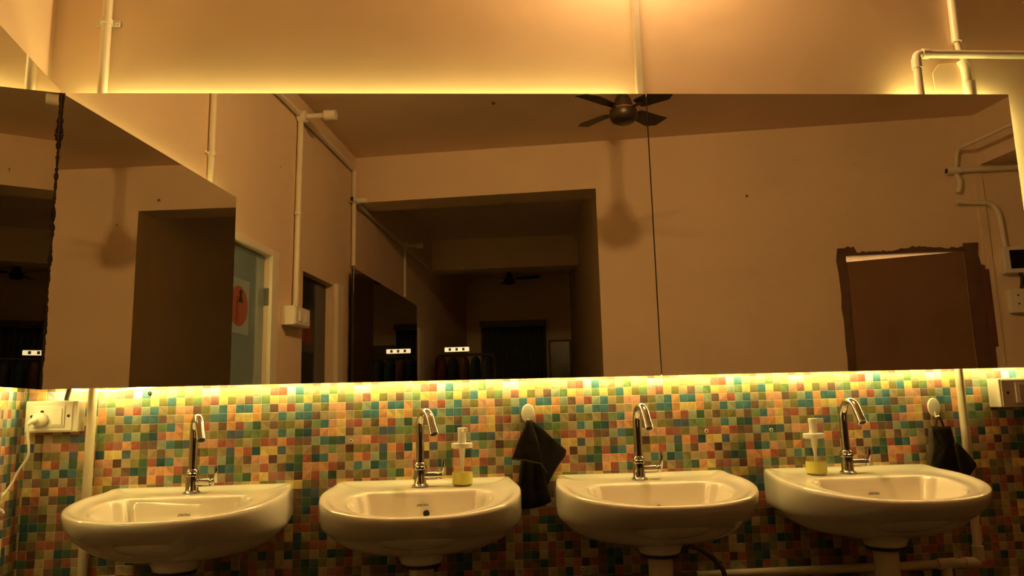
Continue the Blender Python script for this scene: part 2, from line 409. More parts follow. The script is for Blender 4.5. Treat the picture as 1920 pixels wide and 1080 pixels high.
# right upper pipes
pipe_thing('conduit_pipe', 'cream conduit pipe with an elbow running right above the right mirror end', [(1.517, -.047, Z(.88)), (1.517, -.047, Z(1.133)), (2.6, -.047, Z(1.126))], .0135, PVC,
           [('coupling', (1.517, -.047, Z(1.08)), (1.517, -.047, Z(1.115)), .0165), ('coupling', (1.537, -.047, Z(1.133)), (1.562, -.047, Z(1.133)), .0165)])
pipe_thing('conduit_pipe', 'vertical cream pipe at top right crossing behind the horizontal conduit', [(1.693, -.0175, CEIL-.002), (1.688, -.0175, Z(1.192))], .0155, PVC)
pipe_thing('conduit_pipe', 'thin grey flexible pipe linking the vertical pipe to the one below it', [(1.688, -.0175, Z(1.190)), (1.696, -.0165, Z(1.150)), (1.703, -.0175, Z(1.126))], .0095, PVCD)
pipe_thing('conduit_pipe', 'short cream pipe stub going down behind the top right of the right mirror', [(1.695, -.0175, Z(1.125)), (1.706, -.0175, Z(1.100)), (1.710, -.0185, Z(.95))], .0155, PVC,
           [('coupling', (1.709, -.022, Z(1.045)), (1.710, -.022, Z(.975)), .020)])
# rough plaster patch around the stub
mb = MB(); pts = [(1.600, 1.02), (1.598, 1.085), (1.612, 1.105), (1.625, 1.118), (1.66, 1.124), (1.74, 1.124), (1.75, 1.05), (1.75, .93), (1.61, .93)]
a = [mb.v((x, -.0015, Z(z))) for x, z in pts]; b = [mb.v((x, -.0045, Z(z)-.001)) for x, z in pts]
mb.face(b)
for i in range(len(pts)): j = (i+1) % len(pts); mb.face([a[i], a[j], b[j], b[i]])
o = mb.build('plaster_patch', PLASTER, bevel=.0015); tag(o, 'rough raised plaster patch above the right end of the right mirror', 'patch')
# lower pipes
t = pipe_thing('water_pipe', 'cream water pipe beside the left socket running down behind the leftmost basin', [(-1.100, -.026, Z(.20)), (-1.096, -.026, .02)], .0128, PVCD)
t = pipe_thing('water_pipe', 'cream water pipe at the right turning left under the rightmost basin', [(1.556, -.022, Z(.20)), (1.548, -.022, Z(-.505)), (.672, -.022, Z(-.511))], .0128, PVCD,
     [('elbow', (1.548, -.022, Z(-.455)), (1.548, -.022, Z(-.500)), .0165), ('elbow', (1.545, -.022, Z(-.505)), (1.50, -.022, Z(-.505)), .0165),
      ('tee', (1.475, -.022, Z(-.505)), (1.415, -.022, Z(-.506)), .0165), ('tee', (1.443, -.022, Z(-.50)), (1.443, -.022, Z(-.545)), .015)])
pipe_thing('water_pipe', 'cream pipe stub dropping from the tee under the rightmost basin', [(1.443, -.022, Z(-.546)), (1.443, -.022, .02)], .0125, PVCD)
mb = MB(); mb.box(-.6, .668, -.02, -.0035, Z(-.535), Z(-.503)); o = mb.build('skirting_ledge', simple('brown_skirting', (.22, .12, .08), .4), bevel=.003); tag(o, 'brown ledge strip along the tiles left of the low pipe', 'ledge')

# ------------------------------------------------------------------ basins
def outl(n=96, inset=0):
    pts = []
    W0, W1, D, yb = .255, .276, .458, .15
    for i in range(40):
        y = -yb*i/39; k = i/39; pts.append((W0+(W1-W0)*(k*.8+.2*math.sin(k*PI/2)), y))
    for i in range(1, 80):
        a = i/80*PI/2; pts.append((W1*max(0, math.cos(a))**(2/2.35), -yb-(D-yb)*math.sin(a)**(2/2.35)))
    pts.append((0, -D))
    full = pts+[(-x, y) for x, y in reversed(pts[:-1])]
    return full
def bowl():
    pts = [(0, -.150)]
    for i in range(1, 10): pts.append((.150*i/9, -.150))
    pts += [(.156, -.153), (.160, -.162), (.163, -.174), (.172, -.179), (.181, -.182), (.187, -.195)]
    W, D0, D1 = .190, .235, .415
    for i in range(0, 60):
        a = i/60*PI/2; pts.append((W*max(0, math.cos(a))**(2/2.3), -D0-(D1-D0)*math.sin(a)**(2/2.3)))
    pts.append((0, -D1))
    return pts+[(-x, y) for x, y in reversed(pts[1:-1])]
def radial(poly, c, angs):
    out = []
    for a in angs:
        d = (math.cos(a), math.sin(a)); best = None
        for i in range(len(poly)):
            p, q = poly[i], poly[(i+1) % len(poly)]
            ex, ey = q[0]-p[0], q[1]-p[1]; den = d[0]*ey-d[1]*ex
            if abs(den) < 1e-12: continue
            px, py = p[0]-c[0], p[1]-c[1]
            t = (px*ey-py*ex)/den; u = (px*d[1]-py*d[0])/den
            if t > 0 and -1e-6 <= u <= 1+1e-6 and (best is None or t > best): best = t
        out.append((c[0]+d[0]*best, c[1]+d[1]*best))
    return out
BC = (0, -.235)
OUT = outl(); BWL = bowl()
angs = [2*PI*i/112 for i in range(112)]
# extra samples at the two back corners
for cx_ in (.255, -.255): angs += [math.atan2(.235, cx_), math.atan2(.235, cx_)+.02, math.atan2(.235, cx_)-.02]
angs = sorted(a % (2*PI) for a in angs)
RO = radial(OUT, BC, angs); RB = radial(BWL, BC, angs)
def zt(y): return -.046*(min(1, max(0, -y)/.458))**1.4
def basin_mesh(dz=0):
    mb = MB(); rg = []
    def ins(poly, d):     # move towards centre by d metres, keep back edge against the wall only for d < 0
        o = []
        for x, y in poly:
            v = Vector((x-BC[0], y-BC[1])); l = v.length; v *= (l-d)/l; o.append((BC[0]+v.x, BC[1]+v.y))
        return o
    def sc(poly, k, c): return [(c[0]+(x-c[0])*k, c[1]+(y-c[1])*k) for x, y in poly]
    def ring(poly, zf): return [(x, min(y, -.0032), zf(x, y)) for x, y in poly]
    # from the underside up, over the rim, down into the bowl
    cen = (0, -.185)
    circ = lambda r: [(r*math.cos(a), -.20+r*math.sin(a)) for a in angs]
    rg.append(ring(circ(.050), lambda x, y: -.200))
    rg.append(ring(circ(.056), lambda x, y: -.196))
    rg.append(ring(circ(.060), lambda x, y: -.178))
    def insf(d, e):
        o = []
        for x, y in RO:
            f = min(1, max(0, (-y-.17)/.27))**1.5; v = Vector((x-BC[0], y-BC[1])); l = v.length; v *= (l-d-e*f)/l; o.append((BC[0]+v.x, BC[1]+v.y))
        return o
    B2 = insf(.014, .092)
    for k, z in ((.36, -.172), (.58, -.166), (.76, -.154), (.90, -.136)): rg.append(ring(sc(B2, k, cen), lambda x, y, z=z: z))
    ff = lambda y: min(1, max(0, (-y-.17)/.20))
    rg.append(ring(B2, lambda x, y: -.108-.012*ff(y)))
    rg.append(ring(insf(.004, .064), lambda x, y: -.099-.007*ff(y)))
    rg.append(ring(insf(.001, .044), lambda x, y: -.086-.008*ff(y)))
    rg.append(ring(insf(.0, .018), lambda x, y: -.054-.022*ff(y)))
    rg.append(ring(insf(.0, .004), lambda x, y: -.020+zt(y)*.95))
    rg.append(ring(ins(RO, .0005), lambda x, y: -.007+zt(y)))
    rg.append(ring(ins(RO, .003), lambda x, y: -.0015+zt(y)))
    bk = lambda y: .005*max(0, min(1, (y+.06)/.02))
    rg.append(ring(ins(RO, .008), lambda x, y: zt(y)+bk(y)))
    rg.append(ring(ins(RO, .022), lambda x, y: -.001+zt(y)+bk(y)))
    mid = lambda k: [(a[0]*(1-k)+b[0]*k, a[1]*(1-k)+b[1]*k) for a, b in zip(ins(RO, .022), ins(RB, -.006))]
    rg.append(ring(mid(.18), lambda x, y: -.007+zt(y)))
    rg.append(ring(mid(.55), lambda x, y: -.007+zt(y)))
    rg.append(ring(mid(1.), lambda x, y: -.005+zt(y)))
    rg.append(ring(RB, lambda x, y: -.009+zt(y)))
    for k, z in ((.965, -.030), (.93, -.058), (.87, -.092), (.74, -.122), (.5, -.138), (.25, -.145), (.08, -.147)):
        rg.append(ring(sc(RB, k, (0, -.27)), lambda x, y, z=z: z+zt(y)*(.5 if z > -.07 else .1)))
    mb.rings(rg); return mb
def to_text(txt, size, name, mat, parent, loc, rot):
    cu = bpy.data.curves.new(name, 'FONT'); cu.body = txt; cu.size = size; cu.align_x = 'CENTER'; cu.extrude = .0002; cu.offset = size*.02
    tmp = bpy.data.objects.new('tmp', cu); C.objects.link(tmp)
    dg = bpy.context.evaluated_depsgraph_get(); me = bpy.data.meshes.new_from_object(tmp.evaluated_get(dg))
    bpy.data.objects.remove(tmp); o = bpy.data.objects.new(name, me); C.objects.link(o); me.materials.clear(); me.materials.append(mat)
    o.parent = parent; o.location = loc; o.rotation_euler = rot; return o
RIM = Z(-.213)
basins = [(-.774, 'leftmost white ceramic wall basin, under the tap beside the left socket'),
          (-.130, 'second white wall basin from the left, soap bottle at its right back edge'),
          (.520, 'third white wall basin from the left, bare rim beside the hanging black towel'),
          (1.160, 'rightmost white wall basin, soap bottle at its left back edge')]
bmesh0 = None
for i, (bx, lab) in enumerate(basins):
    t = thing('wash_basin', lab, 'basin', (bx, 0, RIM), 0, 'white wall basins in a row')
    t.rotation_euler = (-math.radians((1.3, 0, .8, 0)[i]), 0, 0)
    if i == 0:
        o = basin_mesh().build('bowl', CER, t, sub=1); bmesh0 = o.data
    else:
        o = bpy.data.objects.new('bowl', bmesh0); C.objects.link(o); o.parent = t; k = o.modifiers.new('sub', 'SUBSURF'); k.levels = 1; k.render_levels = 1
    oz = -.074 if i == 1 else -.083
    mb = MB(); mb.lathe([(.0068, -.001), (.0090, 0), (.0090, .0025), (.0072, .003), (.0070, .0012)], (.012, -.1695, oz), (0, -1, .12)); mb.build('overflow_hole', DARK, t)
    if i != 2:
        to_text('JABORIA', .0085, 'printed_lettering', INK, t, (.002, -.1655, oz+.019), (PI/2-.12, 0, 0))
    mb = MB(); mb.lathe([(.052, -.206), (.052, -.1995)], (0, -.20, 0)); mb.build('gasket', GASKET, t)
    mb = MB(); mb.lathe([(.033, -.29), (.033, -.2065)], (0, -.20, 0)); mb.lathe([(.026, -.86), (.026, -.288)], (0, -.20, 0)); mb.build('waste_pipe', PVCD, t)
    mb = MB(); mb.lathe([(.018, 0), (.022, .003), (.021, .006), (.0, .006)], (0, -.27, -.152)); mb.build('drain_plug', CHROME, t)

# ------------------------------------------------------------------ taps
def tap(bx, ang, label):
    t = thing('swan_neck_tap', label, 'tap', (bx, -.078, RIM-.0105), 0, 'chrome swan neck taps')
    mb = MB(); mb.lathe([(.024, 0), (.024, .004), (.019, .007), (.0175, .010), (.0175, .048), (.0205, .050), (.0205, .056), (.0175, .058), (.0170, .064), (.0135, .068)]); mb.build('body', CHROME, t)
    a = ang; dx, dy = math.sin(a), -math.cos(a)
    R = .042; pts = [(0, 0, .062), (0, 0, .10), (0, 0, .17)]
    for k in range(1, 13):
        q = PI*k/12*.86; pts.append((dx*R*(1-math.cos(q)), dy*R*(1-math.cos(q)), .17+R*math.sin(q)))
    e = Vector(pts[-1]); d = (e-Vector(pts[-2])).normalized(); pts.append(tuple(e+d*.03))
    mb = MB(); mb.tube(pts, .0118, 18); mb.build('spout', CHROME, t)
    e = e+d*.0295
    mb = MB(); mb.cyl(e, e+d*.014, .0130); mb.build('spout_tip', CHROME, t)
    mb = MB(); mb.cyl(e+d*.0145, e+d*.0150, .0095); mb.build('aerator', DARK, t)
    mb = MB(); mb.cyl((.012, 0, .030), (.050, 0, .030), .0120); mb.cyl((.050, 0, .030), (.0545, 0, .030), .0080); mb.build('valve', CHROME, t)
    mb = MB(); mb.cyl((.0545, 0, .030), (.064, 0, .030), .0115)
    mb.tube([(.062, 0, .030), (.066, -.004, .045), (.0675, -.006, .062), (.0665, -.006, .078)], [.0075, .0062, .0055, .0050], 10)
    mb.build('lever_handle', CHROME, t, bevel=.001)
for bx, a, l in ((-.785, .52, 'chrome swan neck tap on the leftmost basin'), (-.140, .46, 'chrome swan neck tap on the second basin, left of a soap bottle'),
                 (.502, .12, 'chrome swan neck tap on the third basin from the left'), (1.135, .05, 'chrome swan neck tap on the rightmost basin, right of a soap bottle')):
    tap(bx, a, l)

# ------------------------------------------------------------------ soap dispensers
def dispenser(x, y, ang, label):
    t = thing('soap_dispenser', label, 'soap bottle', (x, y, RIM-.0090), ang, 'clear soap pump bottles')
    mb = MB(); mb.lathe([(.0, .0), (.026, .0), (.0285, .003), (.0292, .010), (.0292, .095), (.028, .104), (.024, .106), (.0, .106)]); mb.build('bottle', PLAST, t)
    mb = MB(); mb.lathe([(.0, .0012), (.026, .0012), (.0298, .004), (.0299, .036), (.0, .0362)]); mb.build('liquid_soap', LIQ, t)
    mb = MB(); mb.lathe([(.0, .1045), (.0305, .1045), (.031, .106), (.031, .117), (.029, .119), (.0, .119)]); mb.build('collar', BOXW, t)
    mb = MB(); mb.lathe([(.0035, .036), (.0045, .060), (.008, .090), (.009, .104)]); mb.build('pump_body', BOXW, t)
    mb = MB(); mb.lathe([(.0120, .119), (.0115, .148), (.0125, .150), (.0125, .162), (.0115, .163)]); mb.box(0, .031, -.0065, .0065, .1505, .1625); mb.build('pump_head', BOXW, t, bevel=.0015)
    return t
dispenser(-.018, -.080, -1.15, 'clear soap pump bottle with yellow-green soap on the second basin')
dispenser(1.037, -.082, -.1, 'clear soap pump bottle with yellow-green soap on the rightmost basin')

# ------------------------------------------------------------------ hooks and towels
def hook(x, z, label):
    t = thing('wall_hook', label, 'hook', (x, -.0035, Z(z)), 0, 'oval stick-on hooks')
    mb = MB(); n = 28
    mb.rings([[(.0205*k*math.cos(2*PI*i/n), y, .0285*k*math.sin(2*PI*i/n)) for i in range(n)] for k, y in ((1, -.0002), (1, -.003), (.93, -.0052), (.5, -.0062))]); mb.build('plate', BOXW, t)
    mb = MB(); mb.tube(round_path([(0, -.0055, -.015), (0, -.006, -.030), (0, -.016, -.034), (0, -.020, -.026)], .008), .0032, 10); mb.build('hook_prong', BOXW, t)
hook(.184, -.024, 'oval white hook between the two middle basins, holding the larger towel')
hook(1.470, -.036, 'oval white hook at the right, holding the small folded towel')
def fan_cloth(mb, apex, edge, depth, folds, amp, y0, rows=14, cols=26, phase=0, bulge=.012):
    """cloth falling from the apex to a bottom edge polyline"""
    E = [Vector((p[0], 0, p[1])) for p in edge]; L_ = [0]
    for a, b in zip(E, E[1:]): L_.append(L_[-1]+(b-a).length)
    def at(u):
        s_ = u*L_[-1]
        for i in range(len(E)-1):
            if s_ <= L_[i+1]+1e-9: return E[i].lerp(E[i+1], (s_-L_[i])/(L_[i+1]-L_[i]))
        return E[-1]
    A = Vector((apex[0], 0, apex[1])); G = []
    for j in range(rows+1):
        v = j/rows; row = []
        for i in range(cols+1):
            u = i/cols; e = at(u); side = e-A
            a = A+Vector(((u-.5)*.014, 0, 0))
            p = a.lerp(e, v**.95)
            y = y0-bulge*math.sin(PI*min(1, v*.9+.05))-amp*(.25+v)*math.sin(folds*PI*2*u+phase)-.004*math.sin(u*PI)
            row.append(mb.v((p.x+.0012*math.sin(9*v+u*5), min(y, -.006), p.z)))
        G.append(row)
    for j in range(rows):
        for i in range(cols): mb.face([G[j][i], G[j][i+1], G[j+1][i+1], G[j+1][i]], True)
t = thing('hand_towel', 'black hand towel hanging from the hook between the two middle basins', 'towel', (0, 0, 0))
t.location = (.184, 0, Z(-.05))
def rel(l, cx_, cz_): return [(x-cx_, z-cz_) for x, z in l]
mb = MB(); fan_cloth(mb, (0, .004), rel([(.140, -.285), (.150, -.305), (.205, -.30), (.243, -.285)], .184, -.05), 0, 2.5, .006, -.016); mb.build('back_fold', TOWEL, t, thick=.004)
mb = MB(); fan_cloth(mb, (0, .006), rel([(.128, -.155), (.17, -.158), (.215, -.170), (.236, -.205)], .184, -.05), 0, 1.5, .005, -.034, phase=1.0); mb.build('left_flap', TOWEL, t, thick=.004)
mb = MB(); fan_cloth(mb, (.002, .005), rel([(.232, -.235), (.262, -.190), (.289, -.150), (.292, -.135)], .184, -.05), 0, 1.0, .005, -.030, phase=2.); mb.build('right_flap', TOWEL, t, thick=.004)
mb = MB(); mb.tube([(-.056, -.046, -.106), (-.014, -.050, -.110), (.031, -.050, -.121), (.048, -.046, -.150)], .0028, 8); mb.build('hem', TOWELH, t)
t = thing('hand_towel', 'small black towel folded on the right hook, behind the rightmost basin', 'towel', (1.470, 0, Z(-.095)))
mb = MB(); mb.tube(round_path([(-.012, -.020, -.004), (-.006, -.022, .022), (0, -.021, .030), (.008, -.022, .022), (.016, -.020, -.004)], .01), .0032, 8); mb.build('hanging_loop', TOWELH, t)
def sheet(mb, L_, Rr, y0, amp, folds, rows=16, cols=22, ph=0):
    def at(P, v):
        n = len(P)-1; k = min(int(v*n), n-1); f = v*n-k; return Vector((*P[k],)).lerp(Vector((*P[k+1],)), f)
    G = []
    for j in range(rows+1):
        v = j/rows; a = at(L_, v); b = at(Rr, v); row = []
        for i in range(cols+1):
            u = i/cols; p = a.lerp(b, u); row.append(mb.v((p[0], min(-.006, y0-amp*math.sin(folds*2*PI*u+ph+v)-.01*math.sin(PI*u)), p[1])))
        G.append(row)
    for j in range(rows):
        for i in range(cols): mb.face([G[j][i], G[j][i+1], G[j+1][i+1], G[j+1][i]], True)
mb = MB(); sheet(mb, [(-.030, 0), (-.012, -.048), (-.004, -.064), (-.040, -.112), (-.066, -.150), (-.068, -.20)], [(.030, -.001), (.036, -.040), (.040, -.070), (.046, -.11), (.050, -.15), (.050, -.20)], -.026, .004, 1.2); mb.build('front_fold', TOWEL, t, thick=.005)
mb = MB(); sheet(mb, [(-.034, -.004), (-.040, -.06), (-.052, -.11), (-.062, -.19)], [(-.022, -.006), (-.006, -.055), (-.02, -.11), (-.05, -.19)], -.020, .003, 1); mb.build('back_fold', simple('towel_grey_side', (.085, .068, .05), .95, bump=1, bscale=350), t, thick=.003)
mb = MB(); sheet(mb, [(.020, -.050), (.022, -.09), (.026, -.13), (.030, -.165)], [(.032, -.052), (.062, -.088), (.083, -.118), (.040, -.165)], -.052, .004, 1, ph=1); mb.build('right_flap', TOWEL, t, thick=.004)

# ------------------------------------------------------------------ sockets
def socket_left():
    t = thing('socket_box', 'cream switch and socket box in the left corner with a plug in it', 'socket', (-1.2005, 0, Z(.002)))
    mb = MB(); mb.box(-.073, .073, -.050, -.0035, -.045, .045); mb.build('back_box', BOXW, t, bevel=.003)
    mb = MB(); mb.box(-.068, .060, -.0535, -.0502, -.041, .041); mb.build('cover_plate', BOXW, t, bevel=.0015)
    mb = MB(); mb.box(-.047, .040, -.0565, -.0537, -.030, .030); mb.build('module_frame', BOXK, t, bevel=.0012)
    mb = MB(); mb.box(.008, .034, -.0600, -.0567, -.024, .024); mb.build('rocker_switch', BOXK, t, bevel=.0012)
    mb = MB(); mb.cyl((-.022, -.0566, .014), (-.022, -.0585, .014), .0045); mb.build('pin_hole', DARK, t)
    for x_ in (-.052, .050): mb = MB(); mb.cyl((x_, -.0536, .001), (x_, -.0545, .001), .0042); mb.build('screw_hole', DARK, t)
    p = thing('plug_lead', 'round cream plug in the left socket with a lead curling to the left', 'plug', (-1.224, -.058, Z(-.006)))
    mb = MB(); mb.lathe([(.0195, .0), (.0200, .002), (.0200, .013), (.016, .018), (.004, .020)], (0, 0, 0), (0, -1, 0)); mb.tube([(0, -.022, 0), (-.012, -.030, -.006), (-.018, -.032, -.014)], [.009, .007, .005], 10); mb.build('plug_body', BOXW, p)
    path = [(-.018, -.032, -.014), (-.0165, -.030, -.045), (-.014, -.026, -.075), (-.018, -.022, -.105), (-.040, -.025, -.145), (-.050, -.035, -.178), (-.058, -.060, -.205),
            (-.066, -.10, -.222), (-.068, -.15, -.237), (-.060, -.20, -.245), (-.055, -.235, -.246)]
    # smooth
    P = [Vector(q) for q in path]; out = []
    for i in range(len(P)-1):
        p0, p1, p2, p3 = P[max(i-1, 0)], P[i], P[i+1], P[min(i+2, len(P)-1)]
        for k in range(8):
            s_ = k/8; out.append(.5*((2*p1)+(p2-p0)*s_+(2*p0-5*p1+4*p2-p3)*s_**2+(3*p1-p0-3*p2+p3)*s_**3))
    out.append(P[-1])
    mb = MB(); mb.tube(out, .0034, 10); mb.build('lead', BOXW, p)
    return t
socket_left()
# coil of the same lead and an appliance on the left wall, mostly outside the frame
def lwp(t_, l, z): return (CX+sb*t_+cb*l, -cb*t_+sb*l, Z(z))
mb = MB(); c0 = Vector(lwp(.30, .05, -.235)); pts = [c0+Vector((.038*math.cos(a), -.045*math.cos(a)*.2, .013*math.sin(a))) for a in [k*2*PI/28 for k in range(29)]]
mb.tube([p-c0 for p in pts], .0032, 8); o = mb.build('lead_loop', BOXW, loc=c0); tag(o, 'small loop of cream lead at the left edge below the basin rim', 'cable')
a0 = lwp(.43, 0, .010)
t = thing('wall_appliance', 'rounded cream wall appliance cut off by the left edge', 'appliance', a0, ANG_L)
mb = MB(); mb.box(-.075, .16, .0045, .085, -.024, .024); mb.build('casing', BOXW, t, bevel=.012)
mb = MB(); mb.box(-.070, .155, .010, .080, -.031, -.0245); mb.build('lower_rim', BOXK, t, bevel=.003)
# black cable from behind the mirror to the left socket
mb = MB(); mb.tube([(0, 0, .055), (-.004, -.004, .03), (-.012, -.002, .001), (-.016, .008, -.008)], .0065, 12); o = mb.build('black_cable', BLK, loc=(-1.158, -.030, Z(.052))); tag(o, 'thick black cable from behind the mirror into the left socket box', 'cable')
# right socket board
t = thing('socket_box', 'cream socket board at the right edge with a plug in it', 'socket', (1.79, 0, Z(.003)))
mb = MB(); mb.box(-.136, .14, -.058, -.0035, -.044, .044); mb.build('back_box', BOXW, t, bevel=.003)
mb = MB(); mb.box(-.130, .134, -.0615, -.0582, -.040, .040); mb.build('cover_plate', simple('greyed_plastic', (.62, .54, .46), .4), t, bevel=.0015)
mb = MB(); mb.box(-.088, .10, -.0655, -.0617, -.031, .031); mb.build('module_frame', BOXK, t, bevel=.0012)
mb = MB(); mb.box(-.078, .09, -.0675, -.0657, -.026, .025); mb.build('socket_face', simple('brownish_socket_face', (.50, .40, .33), .4), t, bevel=.001)
for x, z in ((-.030, .012), (-.040, -.004), (-.020, -.004)): mb = MB(); mb.cyl((x, -.0676, z), (x, -.0688, z), .0045); mb.build('pin_hole', DARK, t)
mb = MB(); mb.cyl((-.112, -.0616, 0), (-.112, -.0628, 0), .0045); mb.build('screw_hole', DARK, t)
mb = MB(); mb.cyl((-.034, -.0690, -.006), (-.034, -.092, -.008), .0055, .008); mb.tube([(-.030, -.088, -.008), (.0, -.100, -.012), (.05, -.104, -.014), (.11, -.102, -.010)], [.007, .008, .0085, .006], 12)
o = mb.build('plug_lead', BOXK, loc=(1.79, 0, Z(.003))); tag(o, 'pale plug lead coming out of the right socket board', 'plug')
# wall screws
for x, z, l in ((-.351, -.091, 'screw plug in the tiles above the second basin, to the left of its tap'), (.735, -.091, 'screw plug in the tiles right of the third tap'), (.940, -.093, 'screw plug in the tiles just left of the right soap bottle'),
                (-.945, .063, 'dark screw just under the wide mirror near its left end'), (.334, -.482, 'screw plug low in the tiles under the gap between the middle basins'), (1.302, -.478, 'screw plug low in the tiles under the rightmost basin')):
    t = thing('wall_screw', l, 'screw', (x, -.0032, Z(z)), 0, 'screws in the tile wall')
    mb = MB(); mb.lathe([(.0062, 0), (.0062, .0015), (.004, .0022)], (0, 0, 0), (0, -1, 0), 16); mb.build('washer', BOXW if z < 0 else DARK, t)
    mb = MB(); mb.lathe([(.0026, .0023), (.0026, .0032)], (0, 0, 0), (0, -1, 0), 12); mb.build('screw_head', DARK, t)
# flexible hose under basin three
mb = MB(); pts = [(.56, -.16, -.386), (.60, -.15, -.396), (.65, -.14, -.412), (.69, -.13, -.44), (.72, -.12, -.475), (.735, -.11, -.52), (.74, -.10, -.60)]
mb.tube([(x-.56, y+.16, z+.386) for x, y, z in pts], .0075, 12); o = mb.build('flexible_hose', simple('braided_hose', (.16, .13, .11), .35, metal=.6), loc=(.56, -.16, Z(-.386))); tag(o, 'dark flexible hose curving down right from the third basin', 'hose')

# ------------------------------------------------------------------ left wall things (local frame: x along, y into room)
def lthing(name, label, cat, x, z, group=None, y=0): return thing(name, label, cat, lwp(x, y, z), ANG_L, group)
def ldoor(name, x0, x1, ztop, fw, fmat, gmat, label, n, inset, frame_proud):
    t = struct(thing(name, label, 'door', lwp(x0, 0, -HC), ANG_L)); W = x1-x0; Ht = Z(ztop)
    mb = MB(); mb.box(0, W, -.06, -inset, .0, Ht-.001); mb.build('door_leaf', gmat, t)
    if fw:
        mb = MB(); mb.box(W+.001, W+fw, .0005, frame_proud, 0, Ht+.035); mb.box(-fw, W+.001, .0005, frame_proud, Ht+.001, Ht+.035); mb.box(-fw, -.001, .0005, frame_proud, 0, Ht+.001); mb.build('door_frame', fmat, t, bevel=.002)
    return t
t = ldoor('door_1', 1.265, 1.762, .810, .088, FRAMEW, GLASSD, 'bluish frosted glass door with a red round sticker, seen in the mirror', 1, .022, .022)
def sticker(par, x, z, y, mw, mr):
    mb = MB(); mb.box(x-.115, x+.115, y, y+.001, z-.135, z+.135); s_ = mb.build('sticker_sheet', mw, par)
    mb = MB(); mb.lathe([(.098, 0), (.098, .0008)], (x, y+.0012, z), (0, 1, 0), 40); mb.build('red_disc', mr, s_)
    mb = MB(); v = [mb.v((x+a, y+.0026, z+b)) for a, b in ((-.012, .02), (.045, .02), (.018, .072))]; mb.face(v)
    mb.lathe([(.014, 0), (.014, .0006)], (x+.016, y+.0024, z+.068), (0, 1, 0), 18); mb.box(x-.022, x-.016, y+.0022, y+.003, z-.08, z+.045)
    mb.build('pictogram', INK, s_)
sticker(t, 1.475-1.265, Z(.510), -.0215, STICKW, RED)
mb = MB(); mb.box(.492, .512, -.018, .006, Z(.55), Z(.64)); mb.build('hinge', simple('steel_hinge', (.35, .33, .30), .35, metal=1), t)
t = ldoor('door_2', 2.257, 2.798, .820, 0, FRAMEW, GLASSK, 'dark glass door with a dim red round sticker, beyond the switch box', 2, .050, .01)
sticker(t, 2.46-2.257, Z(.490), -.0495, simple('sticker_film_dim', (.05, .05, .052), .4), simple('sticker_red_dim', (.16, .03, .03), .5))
mb = MB(); mb.box(2.815, 2.93, .0005, .030, 0, Z(.835)); o = struct(mb.build('trim_4', FRAMEW, loc=LO, rot=ANG_L, bevel=.003))
t = ldoor('door_3', 5.132, 5.398, .838, .0, FRAMEW, WOODK, 'dark narrow door past the far mirror', 3, .05, .01)
mb = MB(); mb.box(5.405, 5.60, .0005, .02, 0, Z(.80)); struct(mb.build('trim_5', FRAMEW, loc=LO, rot=ANG_L, bevel=.003))
# switch box with its conduit
t = lthing('switch_box', 'cream two-switch box on the side wall between two doors, seen in the mirror', 'switch', 2.06, .52)
mb = MB(); mb.box(-.115, .115, .0005, .075, -.052, .052); mb.build('back_box', BOXW, t, bevel=.003)
mb = MB(); mb.box(-.105, .105, .0755, .080, -.045, .045); mb.build('cover_plate', BOXK, t, bevel=.0015)
for x in (-.060, .030):
    mb = MB(); mb.box(x-.0, x+.035, .0805, .086, -.028, .028); mb.build('rocker_switch', BOXK, t, bevel=.001)
def lpipe(name, label, pts, r, mat=PVC, extras=(), group=None, rad=.03):
    b = pts[0]; t = thing(name, label, 'pipe', lwp(b[0], b[1], b[2]), ANG_L, group)
    Q = [Vector(p)-Vector(b) for p in pts]
    mb = MB(); mb.tube(round_path(Q, rad), r, 12); mb.build('tube', mat, t)
    for kind, a, c, rr_ in extras:
        mb = MB(); mb.cyl(Vector(a)-Vector(b), Vector(c)-Vector(b), rr_); mb.build(kind, mat, t, bevel=.001)
    return t
lpipe('conduit_pipe', 'cream conduit going up the side wall above the corner mirror, seen reflected', [(1.085, .018, 1.02-.12), (1.085, .018, 1.864)], .0150, PVC, [('clamp', (1.085, .018, 1.13), (1.085, .018, 1.15), .019), ('clamp_ears', (1.045, .010, 1.14), (1.125, .010, 1.14), .006)])
lpipe('conduit_pipe', 'cream conduit running down to the switch box between two doors', [(2.115, .022, 1.70), (2.09, .022, .574)], .0175, PVC, [('coupling', (2.100, .022, 1.14), (2.099, .022, 1.12), .021)])
lpipe('conduit_pipe', 'long cream conduit under the ceiling along the side wall', [(.20, .022, 1.725), (3.14, .022, 1.735)], .0170, PVC)
t = lthing('junction_box', 'round cream junction box where the ceiling conduit meets the switch conduit', 'junction box', 2.115, 1.725)
mb = MB(); mb.cyl((0, .005, 0), (0, .055, 0), .036); mb.build('body', BOXW, t, bevel=.003)
mb = MB(); mb.cyl((0, .056, 0), (0, .16, 0), .016); mb.cyl((0, .165, 0), (0, .235, 0), .030); mb.build('side_stub', BOXW, t, bevel=.002)
lpipe('conduit_pipe', 'cream conduit down the inner corner beside the wide opening', [(3.165, .024, 1.735), (3.165, .024, 1.02)], .0165, PVC)
t = lthing('junction_box', 'cream conduit tee with a dark open end beside the opening corner', 'junction box', 3.165, 1.50)
mb = MB(); mb.cyl((-.05, .024, 0), (.04, .024, 0), .022); mb.cyl((0, .046, 0), (0, .12, 0), .020); mb.build('body', BOXW, t, bevel=.002)
mb = MB(); mb.cyl((-.051, .026, 0), (-.054, .03, 0), .018); mb.build('open_end', DARK, t)
lpipe('conduit_pipe', 'cream conduit running along the hallway wall under its ceiling', [(3.21, .024, 1.497), (5.9, .024, 1.490)], .015, PVC)
